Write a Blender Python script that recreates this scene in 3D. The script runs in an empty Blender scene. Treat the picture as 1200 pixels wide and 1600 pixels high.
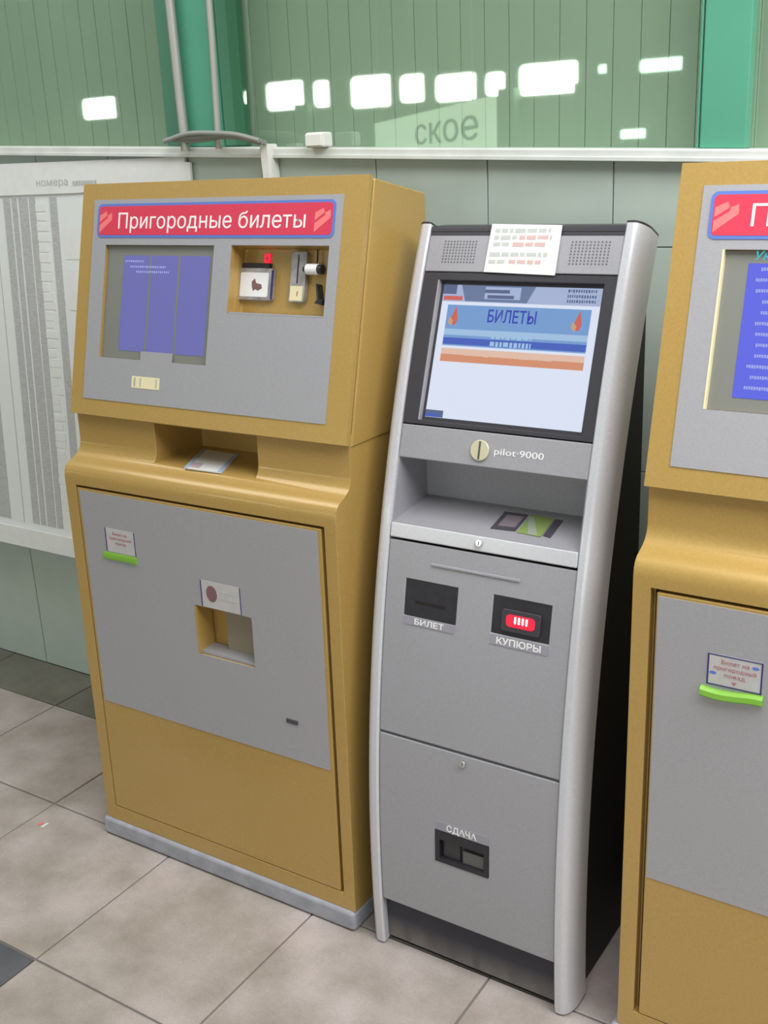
import bpy, bmesh, math, random
from mathutils import Vector, Matrix
random.seed(7)
scn = bpy.context.scene
COL = scn.collection

# ------------------------------------------------------------------ camera
cam_d = bpy.data.cameras.new('camera')
cam_d.sensor_fit = 'VERTICAL'; cam_d.sensor_height = 24.0
cam_d.lens = 24.0 * 1694.7 / 1600.0
cam_d.clip_start = 0.05; cam_d.clip_end = 200
cam = bpy.data.objects.new('camera', cam_d); COL.objects.link(cam)
cam.location = (1.4195, -2.2176, 1.6827)
cam.rotation_euler = (1.2549, 0.0427, 0.5676)
scn.camera = cam

# ------------------------------------------------------------------ world, lights, exposure
w = bpy.data.worlds.new('hall_air'); scn.world = w; w.use_nodes = True
w.node_tree.nodes['Background'].inputs['Color'].default_value = (0.92, 1.0, 0.97, 1)
w.node_tree.nodes['Background'].inputs['Strength'].default_value = 0.12
def area(name, loc, rot, sx, sy, power, col):
    l = bpy.data.lights.new(name, 'AREA'); l.shape = 'RECTANGLE'; l.size = sx; l.size_y = sy
    l.energy = power; l.color = col
    o = bpy.data.objects.new(name, l); COL.objects.link(o); o.location = loc; o.rotation_euler = rot
    return o
area('ceiling_light', (2.9, -1.3, 3.2), (0, 0, 0), 4.4, 1.8, 205, (0.97, 0.975, 1.0))
area('added_fill_left', (-1.6, -1.1, 3.5), (0, 0, 0), 2.6, 1.4, 46, (0.97, 0.985, 1.0))  # extra lamp added to brighten the upper left wall and post
area('ceiling_light_far', (-4.0, -6.0, 4.4), (0, 0, 0), 8.0, 5.0, 50, (0.97, 0.99, 1.0))
scn.view_settings.view_transform = 'Standard'
scn.view_settings.look = 'None'
scn.view_settings.exposure = -0.1
scn.view_settings.gamma = 1.0
scn.view_settings.use_curve_mapping = False

# ------------------------------------------------------------------ helpers: materials
def s2l(c):
    return tuple((v/255/12.92 if v/255 <= .04045 else ((v/255+.055)/1.055)**2.4) for v in c)
MATS = {}
def mat(name, col, rough=.5, metal=0.0, noise=0.0, nscale=40, bump=0.0, spec=.5, coat=0.0, emit=0.0, emit_col=None, col2=None, stretch=None, aniso=0.0, detail=4):
    m = bpy.data.materials.new(name); m.use_nodes = True
    nt = m.node_tree; b = nt.nodes['Principled BSDF']
    c = (*col, 1)
    b.inputs['Base Color'].default_value = c
    b.inputs['Roughness'].default_value = rough; b.inputs['Metallic'].default_value = metal
    b.inputs['Specular IOR Level'].default_value = spec
    b.inputs['Coat Weight'].default_value = coat; b.inputs['Coat Roughness'].default_value = .12
    if emit:
        b.inputs['Emission Color'].default_value = (*(emit_col or col), 1); b.inputs['Emission Strength'].default_value = emit
    if noise or bump or col2:
        tc = nt.nodes.new('ShaderNodeTexCoord'); mp = nt.nodes.new('ShaderNodeMapping')
        if stretch: mp.inputs['Scale'].default_value = stretch
        nt.links.new(tc.outputs['Object'], mp.inputs['Vector'])
        n = nt.nodes.new('ShaderNodeTexNoise'); n.inputs['Scale'].default_value = nscale; n.inputs['Detail'].default_value = detail
        nt.links.new(mp.outputs['Vector'], n.inputs['Vector'])
        if noise or col2:
            r = nt.nodes.new('ShaderNodeValToRGB')
            r.color_ramp.elements[0].position = .3; r.color_ramp.elements[1].position = .7
            if col2: a, z = col2, col
            else: a, z = tuple(v*(1-noise) for v in col), tuple(min(1, v*(1+noise)) for v in col)
            r.color_ramp.elements[0].color = (*a, 1); r.color_ramp.elements[1].color = (*z, 1)
            nt.links.new(n.outputs['Fac'], r.inputs['Fac']); nt.links.new(r.outputs['Color'], b.inputs['Base Color'])
        if bump:
            bp = nt.nodes.new('ShaderNodeBump'); bp.inputs['Strength'].default_value = bump; bp.inputs['Distance'].default_value = .002
            nt.links.new(n.outputs['Fac'], bp.inputs['Height']); nt.links.new(bp.outputs['Normal'], b.inputs['Normal'])
    MATS[name] = m
    return m
def emis(name, col, strength):
    m = bpy.data.materials.new(name); m.use_nodes = True; nt = m.node_tree
    b = nt.nodes['Principled BSDF']
    b.inputs['Base Color'].default_value = (.02, .02, .02, 1); b.inputs['Roughness'].default_value = .25
    b.inputs['Emission Color'].default_value = (*col, 1); b.inputs['Emission Strength'].default_value = strength
    MATS[name] = m; return m

GOLD = mat('gold_paint', (.47, .30, .084), .34, .15, noise=.06, nscale=220, bump=.05, coat=.5)
GREY = mat('silver_plate', (.40, .395, .415), .5, .25, noise=.05, nscale=260, bump=.04, spec=.4)
PLINTH = mat('plinth_grey_paint', (.34, .345, .385), .6, 0, noise=.15, nscale=25)
RAIL = mat('aluminium_rail', (.58, .58, .61), .34, .1, noise=.04, nscale=200, coat=.5)
KPANEL = mat('kiosk_grey_paint', (.36, .355, .38), .5, .2, noise=.05, nscale=240, bump=.05)
BLACK = mat('black_plastic', (.022, .02, .026), .42, 0, noise=.2, nscale=60)
BEZEL = mat('dark_bezel', (.045, .042, .05), .35)
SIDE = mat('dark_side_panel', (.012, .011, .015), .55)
GAP = mat('gap_dark', (.01, .008, .006), .8)
KICK = mat('dusty_kick_panel', (.028, .028, .042), .6, 0, noise=.2, nscale=60)
def dusty(m):
    nt = m.node_tree; b = nt.nodes['Principled BSDF']
    tc = nt.nodes.new('ShaderNodeTexCoord'); sx = nt.nodes.new('ShaderNodeSeparateXYZ'); nt.links.new(tc.outputs['Object'], sx.inputs[0])
    mr_ = nt.nodes.new('ShaderNodeMapRange'); mr_.inputs['To Max'].default_value = .95; mr_.inputs['From Min'].default_value = .075; mr_.inputs['From Max'].default_value = .012
    nt.links.new(sx.outputs['Z'], mr_.inputs['Value'])
    mp = nt.nodes.new('ShaderNodeMapping'); mp.inputs['Scale'].default_value = (30, 30, 6); nt.links.new(tc.outputs['Object'], mp.inputs['Vector'])
    n = nt.nodes.new('ShaderNodeTexNoise'); n.inputs['Scale'].default_value = 1; n.inputs['Detail'].default_value = 5; nt.links.new(mp.outputs[0], n.inputs['Vector'])
    mul = nt.nodes.new('ShaderNodeMath'); mul.operation = 'MULTIPLY'; nt.links.new(mr_.outputs[0], mul.inputs[0]); nt.links.new(n.outputs['Fac'], mul.inputs[1])
    mx = nt.nodes.new('ShaderNodeMix'); mx.data_type = 'RGBA'; mx.inputs['A'].default_value = (.028, .028, .042, 1); mx.inputs['B'].default_value = (.30, .27, .24, 1)
    nt.links.new(mul.outputs[0], mx.inputs['Factor']); nt.links.new(mx.outputs['Result'], b.inputs['Base Color'])
dusty(KICK)
CHROME = mat('chrome', (.75, .75, .74), .15, 1.0)
SCRF = mat('screen_border_glass', (.22, .225, .20), .18, 0, spec=.6)
RED = mat('banner_red', s2l((214, 58, 84)), .45)
PINK = mat('emblem_pink', s2l((238, 124, 122)), .45)
BLUE = mat('banner_blue', s2l((92, 122, 200)), .45)
WHITE = mat('white_print', (.86, .85, .84), .55)
PAPER = mat('paper_white', (.73, .74, .71), .7, 0, noise=.03, nscale=30)
INKG = mat('ink_grey', (.45, .46, .44), .7)
INKR = mat('ink_red', (.42, .15, .17), .7)
INKD = mat('ink_dark', (.08, .08, .09), .7)
INKB = mat('ink_blue_line', s2l((52, 50, 110)), .6)
STICK = mat('sticker_white', (.52, .50, .49), .5, 0, noise=.05, nscale=60)
LIME = mat('lime_plastic', s2l((124, 178, 60)), .35, 0, spec=.5)
BROWN = mat('banknote_brown', s2l((126, 92, 92)), .6)
SILVERP = mat('slot_metal', (.42, .40, .40), .35, .5, noise=.35, nscale=40)
TILE = mat('wall_tile_greygreen', (.43, .50, .44), .38, 0, noise=.04, nscale=9, spec=.4)
GROUT = mat('grout_dark', (.16, .17, .15), .9)
LEDGE = mat('ledge_white', (.66, .68, .64), .5, 0, noise=.08, nscale=12)
PLANK = mat('lining_plank_green', (.41, .48, .395), .5, 0, noise=.03, nscale=6)
CGREEN = mat('column_green', (.085, .34, .22), .45, 0, noise=.05, nscale=5)
CDARK = mat('column_recess_green', (.07, .21, .13), .55)
PIPE = mat('pipe_grey', (.42, .42, .38), .4, .3)
CABLE = mat('cable_grey', (.30, .31, .29), .6)
PLAST = mat('white_plastic', (.80, .80, .76), .45)
SHEETBG = mat('board_white', (.74, .76, .74), .5)
CREAM = mat('cream_label', s2l((232, 222, 178)), .5)
COIN = mat('coin_button_cream', s2l((214, 208, 176)), .3, .3)
GREENP = mat('leaflet_green', s2l((128, 150, 82)), .6)
GREYP = mat('leaflet_grey', s2l((150, 156, 140)), .6)
DARKP = mat('leaflet_dark', s2l((72, 68, 76)), .5)
REDLED = emis('red_led', (1.0, .008, .055), 1.0)
REDLEDW = emis('led_white', (1.0, .75, .7), 2.2)
DISPB = emis('display_blue', s2l((110, 110, 182)), .93)
DISPB2 = emis('display_blue_bright', s2l((100, 108, 248)), .85)
DISPTXT = emis('display_text', s2l((170, 180, 245)), .9)
CYAN = emis('display_cyan', s2l((60, 205, 225)), .9)
DWHITE = emis('display_white', s2l((218, 226, 244)), 1.02)
DSKY = emis('display_sky_blue', s2l((120, 165, 222)), .85)
DSKY2 = emis('display_light_sky', s2l((165, 200, 235)), .9)
DBLUE = emis('display_deep_blue', s2l((62, 98, 205)), .8)
DNAVY = emis('display_navy_text', s2l((40, 60, 190)), .8)
DORANGE = emis('display_orange', s2l((226, 150, 112)), .85)
DPEACH = emis('display_peach', s2l((236, 196, 175)), .9)
DGREY = emis('display_slate', s2l((112, 132, 175)), .75)
DGREY2 = emis('display_slate_dark', s2l((96, 112, 158)), .7)
DLAV = emis('display_lavender', s2l((176, 190, 226)), .85)
DFLAME = emis('display_flame', s2l((222, 98, 84)), .85)
DFLAMEY = emis('display_flame_yellow', s2l((205, 170, 130)), .85)

def timetable_mat():
    m = bpy.data.materials.new('timetable_print'); m.use_nodes = True; nt = m.node_tree; b = nt.nodes['Principled BSDF']
    b.inputs['Roughness'].default_value = .5
    tc = nt.nodes.new('ShaderNodeTexCoord'); mp = nt.nodes.new('ShaderNodeMapping'); mp.inputs['Scale'].default_value = (60, 60, 190)
    n = nt.nodes.new('ShaderNodeTexNoise'); n.inputs['Scale'].default_value = 1.0; n.inputs['Detail'].default_value = 2
    r = nt.nodes.new('ShaderNodeValToRGB'); r.color_ramp.elements[0].position = .35; r.color_ramp.elements[1].position = .65
    r.color_ramp.elements[0].color = (.42, .42, .43, 1); r.color_ramp.elements[1].color = (.50, .50, .49, 1)
    nt.links.new(tc.outputs['Object'], mp.inputs['Vector']); nt.links.new(mp.outputs['Vector'], n.inputs['Vector'])
    nt.links.new(n.outputs['Fac'], r.inputs['Fac']); nt.links.new(r.outputs['Color'], b.inputs['Base Color'])
    return m
TTABLE = timetable_mat()

def floor_mat(name, a, bcol, dirt):
    m = bpy.data.materials.new(name); m.use_nodes = True; nt = m.node_tree; b = nt.nodes['Principled BSDF']
    b.inputs['Roughness'].default_value = .5; b.inputs['Specular IOR Level'].default_value = .35
    geo = nt.nodes.new('ShaderNodeNewGeometry')
    n1 = nt.nodes.new('ShaderNodeTexNoise'); n1.inputs['Scale'].default_value = 7; n1.inputs['Detail'].default_value = 6; n1.inputs['Roughness'].default_value = .62
    n2 = nt.nodes.new('ShaderNodeTexNoise'); n2.inputs['Scale'].default_value = 1.7; n2.inputs['Detail'].default_value = 3
    n3 = nt.nodes.new('ShaderNodeTexNoise'); n3.inputs['Scale'].default_value = 160; n3.inputs['Detail'].default_value = 2
    for n in (n1, n2, n3): nt.links.new(geo.outputs['Position'], n.inputs['Vector'])
    r = nt.nodes.new('ShaderNodeValToRGB'); r.color_ramp.elements[0].position = .34; r.color_ramp.elements[1].position = .62
    r.color_ramp.elements[0].color = (*a, 1); r.color_ramp.elements[1].color = (*bcol, 1)
    nt.links.new(n1.outputs['Fac'], r.inputs['Fac'])
    r2 = nt.nodes.new('ShaderNodeValToRGB'); r2.color_ramp.elements[0].position = .42; r2.color_ramp.elements[1].position = .6
    r2.color_ramp.elements[0].color = (*dirt, 1); r2.color_ramp.elements[1].color = (1, 1, 1, 1)
    nt.links.new(n2.outputs['Fac'], r2.inputs['Fac'])
    mx = nt.nodes.new('ShaderNodeMix'); mx.data_type = 'RGBA'; mx.blend_type = 'MULTIPLY'; mx.inputs['Factor'].default_value = 1.0
    nt.links.new(r.outputs['Color'], mx.inputs['A']); nt.links.new(r2.outputs['Color'], mx.inputs['B'])
    r3 = nt.nodes.new('ShaderNodeValToRGB'); r3.color_ramp.elements[0].position = .3; r3.color_ramp.elements[1].position = .7
    r3.color_ramp.elements[0].color = (.9, .9, .9, 1); r3.color_ramp.elements[1].color = (1, 1, 1, 1)
    nt.links.new(n3.outputs['Fac'], r3.inputs['Fac'])
    mx2 = nt.nodes.new('ShaderNodeMix'); mx2.data_type = 'RGBA'; mx2.blend_type = 'MULTIPLY'; mx2.inputs['Factor'].default_value = 1.0
    nt.links.new(mx.outputs['Result'], mx2.inputs['A']); nt.links.new(r3.outputs['Color'], mx2.inputs['B'])
    nt.links.new(mx2.outputs['Result'], b.inputs['Base Color'])
    return m
FTILE = floor_mat('floor_tile_stone', (.40, .345, .31), (.54, .47, .445), (.82, .82, .78))
FDARK = floor_mat('floor_tile_dark', (.10, .10, .11), (.15, .15, .16), (.8, .8, .8))
FBORD = floor_mat('floor_border_stone', (.17, .16, .125), (.22, .21, .17), (.8, .8, .78))
FGROUT = mat('floor_grout', (.20, .18, .16), .9)

def glass_mat():
    m = bpy.data.materials.new('pane_glass'); m.use_nodes = True; nt = m.node_tree
    for n in list(nt.nodes): nt.nodes.remove(n)
    out = nt.nodes.new('ShaderNodeOutputMaterial'); mix = nt.nodes.new('ShaderNodeMixShader')
    tr = nt.nodes.new('ShaderNodeBsdfTransparent'); tr.inputs['Color'].default_value = (.90, .95, .91, 1)
    gl = nt.nodes.new('ShaderNodeBsdfGlossy'); gl.inputs['Roughness'].default_value = .02; gl.inputs['Color'].default_value = (.97, 1, .95, 1)
    mix.inputs[0].default_value = .085; nt.links.new(tr.outputs[0], mix.inputs[1]); nt.links.new(gl.outputs[0], mix.inputs[2])
    nt.links.new(mix.outputs[0], out.inputs[0])
    return m
GLASS = glass_mat()
HALLW = mat('hall_wall', (.16, .155, .13), .8, 0, noise=.35, nscale=.8)
HALLG = mat('hall_post_green', (.07, .16, .10), .7)
HALLF = mat('hall_floor', (.34, .30, .27), .5, 0, noise=.1, nscale=2)
DAY_FILL = emis('added_fill_pane', (.97, 1.0, .97), 6.0)  # glow of the added fill windows, weaker because they are large
DAY = emis('daylight_pane', (.97, 1.0, .90), 26)
SIGNBG = mat('hall_sign_green', (.42, .52, .40), .6, emit=2.6, emit_col=(.62, .75, .58))  # emission stands in for daylight falling on the sign board
SIGNTX = mat('hall_sign_letters', (.05, .07, .05), .7)

# ------------------------------------------------------------------ helpers: geometry
class Fr:
    """local frame: o origin, ex (u), es (s, down the face), en (outward normal)"""
    def __init__(s, o, ex, es, en): s.o, s.ex, s.es, s.en = Vector(o), Vector(ex), Vector(es), Vector(en)
    def p(s, u, v, n=0): return s.o + s.ex*u + s.es*v + s.en*n
def dzframe(A, B):
    """frame on a plane through (depth,z) A (top) and B (bottom); local y = -depth"""
    a = Vector((0, -A[0], A[1])); b = Vector((0, -B[0], B[1])); es = (b-a).normalized()
    ex = Vector((1, 0, 0)); en = es.cross(ex)
    if en.y > 0: en = -en
    return Fr(a, ex, es, en), (b-a).length
XYZ = Fr((0, 0, 0), (1, 0, 0), (0, 1, 0), (0, 0, 1))
def add_faces(bm, pts, faces):
    vs = [bm.verts.new(p) for p in pts]
    for f in faces: bm.faces.new([vs[i] for i in f])
def box(fr, u0, u1, s0, s1, n0, n1, bm=None):
    bm = bm or bmesh.new()
    P = [fr.p(u, s, n) for n in (n0, n1) for s in (s0, s1) for u in (u0, u1)]
    add_faces(bm, P, [(0, 1, 3, 2), (4, 6, 7, 5), (0, 4, 5, 1), (2, 3, 7, 6), (0, 2, 6, 4), (1, 5, 7, 3)])
    return bm
def prism(fr, poly, n0, n1, bm=None):
    bm = bm or bmesh.new(); k = len(poly)
    P = [fr.p(u, s, n0) for u, s in poly] + [fr.p(u, s, n1) for u, s in poly]
    F = [tuple(range(k)), tuple(range(2*k-1, k-1, -1))] + [(i, (i+1) % k, k+(i+1) % k, k+i) for i in range(k)]
    add_faces(bm, P, F); return bm
def extr(profile, u0, u1, bm=None):
    """profile list of (depth,z) extruded along local x"""
    bm = bm or bmesh.new(); k = len(profile)
    P = [Vector((u, -d, z)) for u in (u0, u1) for d, z in profile]
    F = [tuple(range(k)), tuple(range(2*k-1, k-1, -1))] + [(i, (i+1) % k, k+(i+1) % k, k+i) for i in range(k)]
    add_faces(bm, P, F); return bm
def rrect(u0, u1, s0, s1, r, k=5):
    out = []
    for cx, cy, a0 in ((u1-r, s0+r, -90), (u1-r, s1-r, 0), (u0+r, s1-r, 90), (u0+r, s0+r, 180)):
        for i in range(k+1):
            a = math.radians(a0 + 90*i/k); out.append((cx+r*math.cos(a), cy+r*math.sin(a)))
    return out
def disc(cu, cs, r, k=24, rs=None):
    return [(cu+r*math.cos(2*math.pi*i/k), cs+(rs or r)*math.sin(2*math.pi*i/k)) for i in range(k)]
def tube(pts, r, k=10, bm=None):
    bm = bm or bmesh.new(); pts = [Vector(p) for p in pts]; rings = []
    for i, p in enumerate(pts):
        t = (pts[min(i+1, len(pts)-1)] - pts[max(i-1, 0)]).normalized()
        a = t.orthogonal().normalized() if abs(t.y) > .9 else t.cross(Vector((0, 1, 0))).normalized()
        b = t.cross(a)
        rings.append([bm.verts.new(p + (a*math.cos(2*math.pi*j/k) + b*math.sin(2*math.pi*j/k))*r) for j in range(k)])
    for A, B in zip(rings, rings[1:]):
        for j in range(k): bm.faces.new((A[j], A[(j+1) % k], B[(j+1) % k], B[j]))
    bm.faces.new(rings[0][::-1]); bm.faces.new(rings[-1]); return bm
def to_mesh(name, bm):
    bmesh.ops.recalc_face_normals(bm, faces=bm.faces)
    me = bpy.data.meshes.new(name); bm.to_mesh(me); bm.free(); return me
def mk(name, bm, m, parent=None, bevel=0, cuts=(), sharp=35, segs=2, **props):
    me = to_mesh(name, bm); me.materials.append(m)
    o = bpy.data.objects.new(name, me); COL.objects.link(o)
    if cuts:
        tmp = []
        for c in cuts:
            cm = to_mesh('cut', c); co = bpy.data.objects.new('cut', cm); COL.objects.link(co); tmp.append(co)
            md = o.modifiers.new('b', 'BOOLEAN'); md.operation = 'DIFFERENCE'; md.object = co; md.solver = 'EXACT'
        bpy.context.view_layer.update()
        dg = bpy.context.evaluated_depsgraph_get()
        nm = bpy.data.meshes.new_from_object(o.evaluated_get(dg))
        o.modifiers.clear(); o.data = nm; nm.name = name
        nm.materials.clear(); nm.materials.append(m)
        for co in tmp: bpy.data.objects.remove(co)
    if bevel:
        md = o.modifiers.new('bevel', 'BEVEL'); md.width = bevel; md.segments = segs; md.limit_method = 'ANGLE'; md.angle_limit = math.radians(35)
        md.harden_normals = True
    for p in o.data.polygons: p.use_smooth = True
    o.data.set_sharp_from_angle(angle=math.radians(sharp))
    if parent: o.parent = parent
    for k, v in props.items(): o[k] = v
    return o
def thing(name, label, cat, loc=(0, 0, 0), rz=0, group=None):
    o = bpy.data.objects.new(name, None); COL.objects.link(o); o.empty_display_size = .1
    o.location = loc; o.rotation_euler = (0, 0, rz); o['label'] = label; o['category'] = cat
    if group: o['group'] = group
    return o
def rc(x0, x1, y0, y1): return [(x0, y0), (x1, y0), (x1, y1), (x0, y1)]
_bo = [(.163, .349), (.307, .349), (.383, .339), (.442, .31), (.482, .266), (.505, .176), (.482, .087), (.442, .041), (.383, .01), (.307, 0), (.163, 0)]
_bi = [(.163, .268), (.306, .268), (.35, .262), (.385, .245), (.408, .22), (.418, .175), (.408, .13), (.385, .105), (.35, .088), (.306, .081), (.163, .081)]
GLYPH = {'н': (.584, [rc(.075, .163, 0, .542), rc(.421, .509, 0, .542), rc(.163, .421, .238, .319)]),
         'ы': (.730, [rc(.075, .163, 0, .542), rc(.567, .655, 0, .542)] + [[_bo[k], _bo[k+1], _bi[k+1], _bi[k]] for k in range(10)])}
def glyph_run(body, shear, bold=0.0):
    c = bpy.data.curves.new('txt', 'FONT'); c.body = body; c.size = 1.0; c.resolution_u = 3; c.shear = shear; c.extrude = .5; c.offset = bold
    o = bpy.data.objects.new('txt', c); COL.objects.link(o)
    bpy.context.view_layer.update()
    me = bpy.data.meshes.new_from_object(o.evaluated_get(bpy.context.evaluated_depsgraph_get()))
    bpy.data.objects.remove(o)
    return me
def text_bm(body, fr, u, s, h, width=None, n=0.0, thick=.0008, align='LEFT', bold=0.0, shear=0.0, xs=None):
    """lettering: baseline-left at (u,s); h = cap height"""
    sc = h/.73
    bm = bmesh.new(); pen = 0.0; runs = []
    for ch in body:                                   # the two letters whose outlines overlap are drawn by hand
        if ch in GLYPH: runs.append(ch)
        elif runs and runs[-1] not in GLYPH: runs[-1] += ch
        else: runs.append(ch)
    for k, run in enumerate(runs):
        if run in GLYPH:
            adv, polys = GLYPH[run]
            for q in polys: prism(XYZ, [(x+pen, y) for x, y in q], -.5, .5, bm)
            pen += adv
        else:
            lead = .29 if run.startswith(' ') else 0.0
            me = glyph_run(run.strip(' '), shear, min(bold, .014) if run.isupper() else 0)
            me.transform(Matrix.Translation((pen+lead, 0, 0)))
            bm.from_mesh(me)
            pen = max(v.co.x for v in me.vertices) + .03 + (.28 if run.endswith(' ') else 0)
    bmesh.ops.remove_doubles(bm, verts=bm.verts, dist=1e-5)
    xsv = [v.co.x for v in bm.verts]; x0, x1 = min(xsv), max(xsv)
    sx = (width/(x1-x0)) if width else sc
    off = 0 if align == 'LEFT' else -(x1-x0)*sx/2
    for v in bm.verts: v.co = fr.p(u+off+(v.co.x-x0)*sx, s-v.co.y*sc, n+(v.co.z+.5)*thick)
    return bm
def scribble(fr, u0, u1, s0, h, n0, n1, rng, bm=None, wmin=.004, wmax=.012, gap=.003):
    """small unreadable printed marks in a row"""
    bm = bm or bmesh.new(); u = u0
    while u < u1:
        wd = min(rng.uniform(wmin, wmax), u1-u)
        if wd > .0015: box(fr, u, u+wd, s0, s0+h*rng.uniform(.8, 1.0), n0, n1, bm)
        u += wd + gap
    return bm

# ------------------------------------------------------------------ setting: floor
WY = .090
def struct(name, bm, m, parent=None, bevel=0, **k):
    o = mk(name, bm, m, parent, bevel=bevel, **k)
    if not parent: o['kind'] = 'structure'
    return o
fl = struct('floor', box(XYZ, -26, 14, -14, .45, -.06, -.004), FGROUT)
def tile_mesh(name, wx, wy, th, m, bev):
    bm = box(XYZ, 0, wx, 0, wy, -th, 0)
    bmesh.ops.recalc_face_normals(bm, faces=bm.faces)
    bmesh.ops.bevel(bm, geom=[e for e in bm.edges if e.verts[0].co.z > -1e-6 and e.verts[1].co.z > -1e-6], offset=bev, segments=1, affect='EDGES', profile=.5)
    me = to_mesh(name, bm); me.materials.append(m); return me
G = .005
xj = [.070+.456*k for k in range(-7, 4)]
yj = [-.123, -.527, -.983, -1.439, -1.895, -2.351]
t_std = tile_mesh('floor_tile', .456-G, .456-G, .03, FTILE, .0015)
t_first = tile_mesh('floor_tile', .456-G, .404-G, .03, FTILE, .0015)
t_bord = tile_mesh('floor_tile', .456-G, WY+.123-.002, .03, FBORD, .0015)
t_dark = tile_mesh('floor_tile', .456-G, .456-G, .03, FDARK, .0015)
for i in range(len(xj)-1):
    o = bpy.data.objects.new('floor_tile', t_bord); COL.objects.link(o); o.parent = fl; o.location = (xj[i]+G/2, -.123+.002, 0)
    for j in range(len(yj)-1):
        dark = abs(xj[i]+.842) < .02 and j == 2
        me = t_dark if dark else (t_first if j == 0 else t_std)
        o = bpy.data.objects.new('floor_tile', me); COL.objects.link(o); o.parent = fl
        o.location = (xj[i]+G/2, yj[j+1]+G/2, random.uniform(-.0008, .0002))
        if dark: o['label'] = 'dark grey floor tile'
# floor of the rest of the hall
hf = bmesh.new()
box(XYZ, -26, xj[0], -14, WY, -.004, 0, hf); box(XYZ, xj[-1], 14, -14, WY, -.004, 0, hf); box(XYZ, xj[0], xj[-1], -14, yj[-1], -.004, 0, hf)
mk('hall_paving', hf, HALLF, fl)

# ------------------------------------------------------------------ setting: tiled wall, ledge, upper glazing
def ledz(x): return 1.6835 - .0431*(x+.051)      # underside of the ledge
WX0, WX1 = -3.3, 2.1
wb = bmesh.new()
wf = Fr((0, WY, 0), (1, 0, 0), (0, 0, 1), (0, -1, 0))
prism(wf, [(-26, 0), (14, 0), (14, ledz(2.2)), (2.2, ledz(2.2)), (-3.4, ledz(-3.4)), (-26, ledz(-3.4))], -.2, -.004, wb)
wall = struct('wall_back', wb, GROUT)
tj = [.527+.3016*k for k in range(-12, 6)]
zr = [0.0, .476, .976, 1.476, None]
g = .0022
for i in range(len(tj)-1):
    a, b = tj[i]+g/2, tj[i+1]-g/2
    for j in range(4):
        z0 = zr[j] + g/2
        poly = [(a, z0), (b, z0)] + ([(b, zr[j+1]-g/2), (a, zr[j+1]-g/2)] if j < 3 else [(b, ledz(b)), (a, ledz(a))])
        mk('wall_tile', prism(wf, poly, -.004, random.uniform(-.0006, .0004)), TILE, wall, bevel=.0012, segs=1)
# ledge: an uneven old trunking board that drops slightly towards the right
def ledpoly(x0, x1, z0, z1): return [(x0, ledz(x0)+z0), (x1, ledz(x1)+z0), (x1, ledz(x1)+z1), (x0, ledz(x0)+z1)]
led = struct('trim_1', prism(wf, ledpoly(-3.4, 2.2, 0, .022), -.14, .022), LEDGE, bevel=.005)
mk('ledge_lip', prism(wf, ledpoly(-3.4, 2.2, -.004, .006), .022, .027), LEDGE, led, bevel=.002)
# upper wall lined with narrow vertical planks
UY = .205
uw = bmesh.new(); uf = Fr((0, UY, 0), (1, 0, 0), (0, 0, 1), (0, -1, 0))
box(uf, -26, 14, 1.6, 5.0, -.1, -.006, uw)
upper = struct('wall_upper', uw, PLANK)
pj = -3.4
while pj < 2.2:
    wd = .0625
    mk('lining_plank', box(uf, pj+.0004, pj+wd-.0004, 1.62, 4.2, -.006, random.uniform(-.0005, .0008)), PLANK, upper, bevel=.0012, segs=1)
    pj += wd
# glazing in front of the planks
gf = Fr((0, .1255, 0), (1, 0, 0), (0, 0, 1), (0, -1, 0))
def pane(n, x0, x1):
    return struct(n, prism(gf, [(x0, ledz(x0)+.02), (x1, ledz(x1)+.02), (x1, 4.2), (x0, 4.2)], -.0005, 0), GLASS)
pane('window_1', -3.3, -.735); pane('window_2', -.535, .715); pane('window_3', .795, 2.2)
# green posts
def post(name, x0, x1, y0, y1, label, m, extra=None):
    t = thing(name, label, 'post', ((x0+x1)/2, y0, ledz((x0+x1)/2)+.022))
    zl = t.location.z
    f = Fr((0, 0, 0), (1, 0, 0), (0, 0, 1), (0, -1, 0))
    h = (x1-x0)/2
    mk('post_body', prism(f, [(-h, .0431*h), (h, -.0431*h), (h, 2.4), (-h, 2.4)], -(y1-y0), 0), m, t, bevel=.003)
    if extra: extra(t, f)
    return t
def exL(t, f):
    mk('recess_strip', box(f, -.134, -.0545, .008, 2.4, -.055, -.006), CDARK, t, bevel=.002)
    mk('side_flange', box(f, .0545, .062, .0, 2.4, -.125, -.02), CDARK, t, bevel=.002)
post('green_post', -.655, -.545, .070, .200, 'green painted steel post with two grey pipes in front', CGREEN, exL)
def exR(t, f):
    mk('edge_strip', box(f, -.052, -.049, .004, 2.4, -.01, .001), CGREEN, t)
post('green_post', .710, .803, .086, .1215, 'green painted post above the right gold ticket machine', CGREEN, exR)
o = mk('conduit_pipe', tube([(-.646, .050, ledz(-.646)+.012), (-.650, .050, 1.87), (-.655, .050, 2.2), (-.657, .050, 2.8), (-.657, .050, 4.1)], .0125, 12), PIPE)
o['label'] = 'thick grey conduit running down the left edge of the green post'; o['category'] = 'pipe'
o = mk('conduit_pipe', tube([(-.538, .057, ledz(-.538)+.018), (-.530, .057, 1.98), (-.526, .057, 2.4), (-.525, .057, 4.1)], .0085, 12), PIPE)
o['label'] = 'thin grey pipe along the right edge of the green post'; o['category'] = 'pipe'
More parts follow.
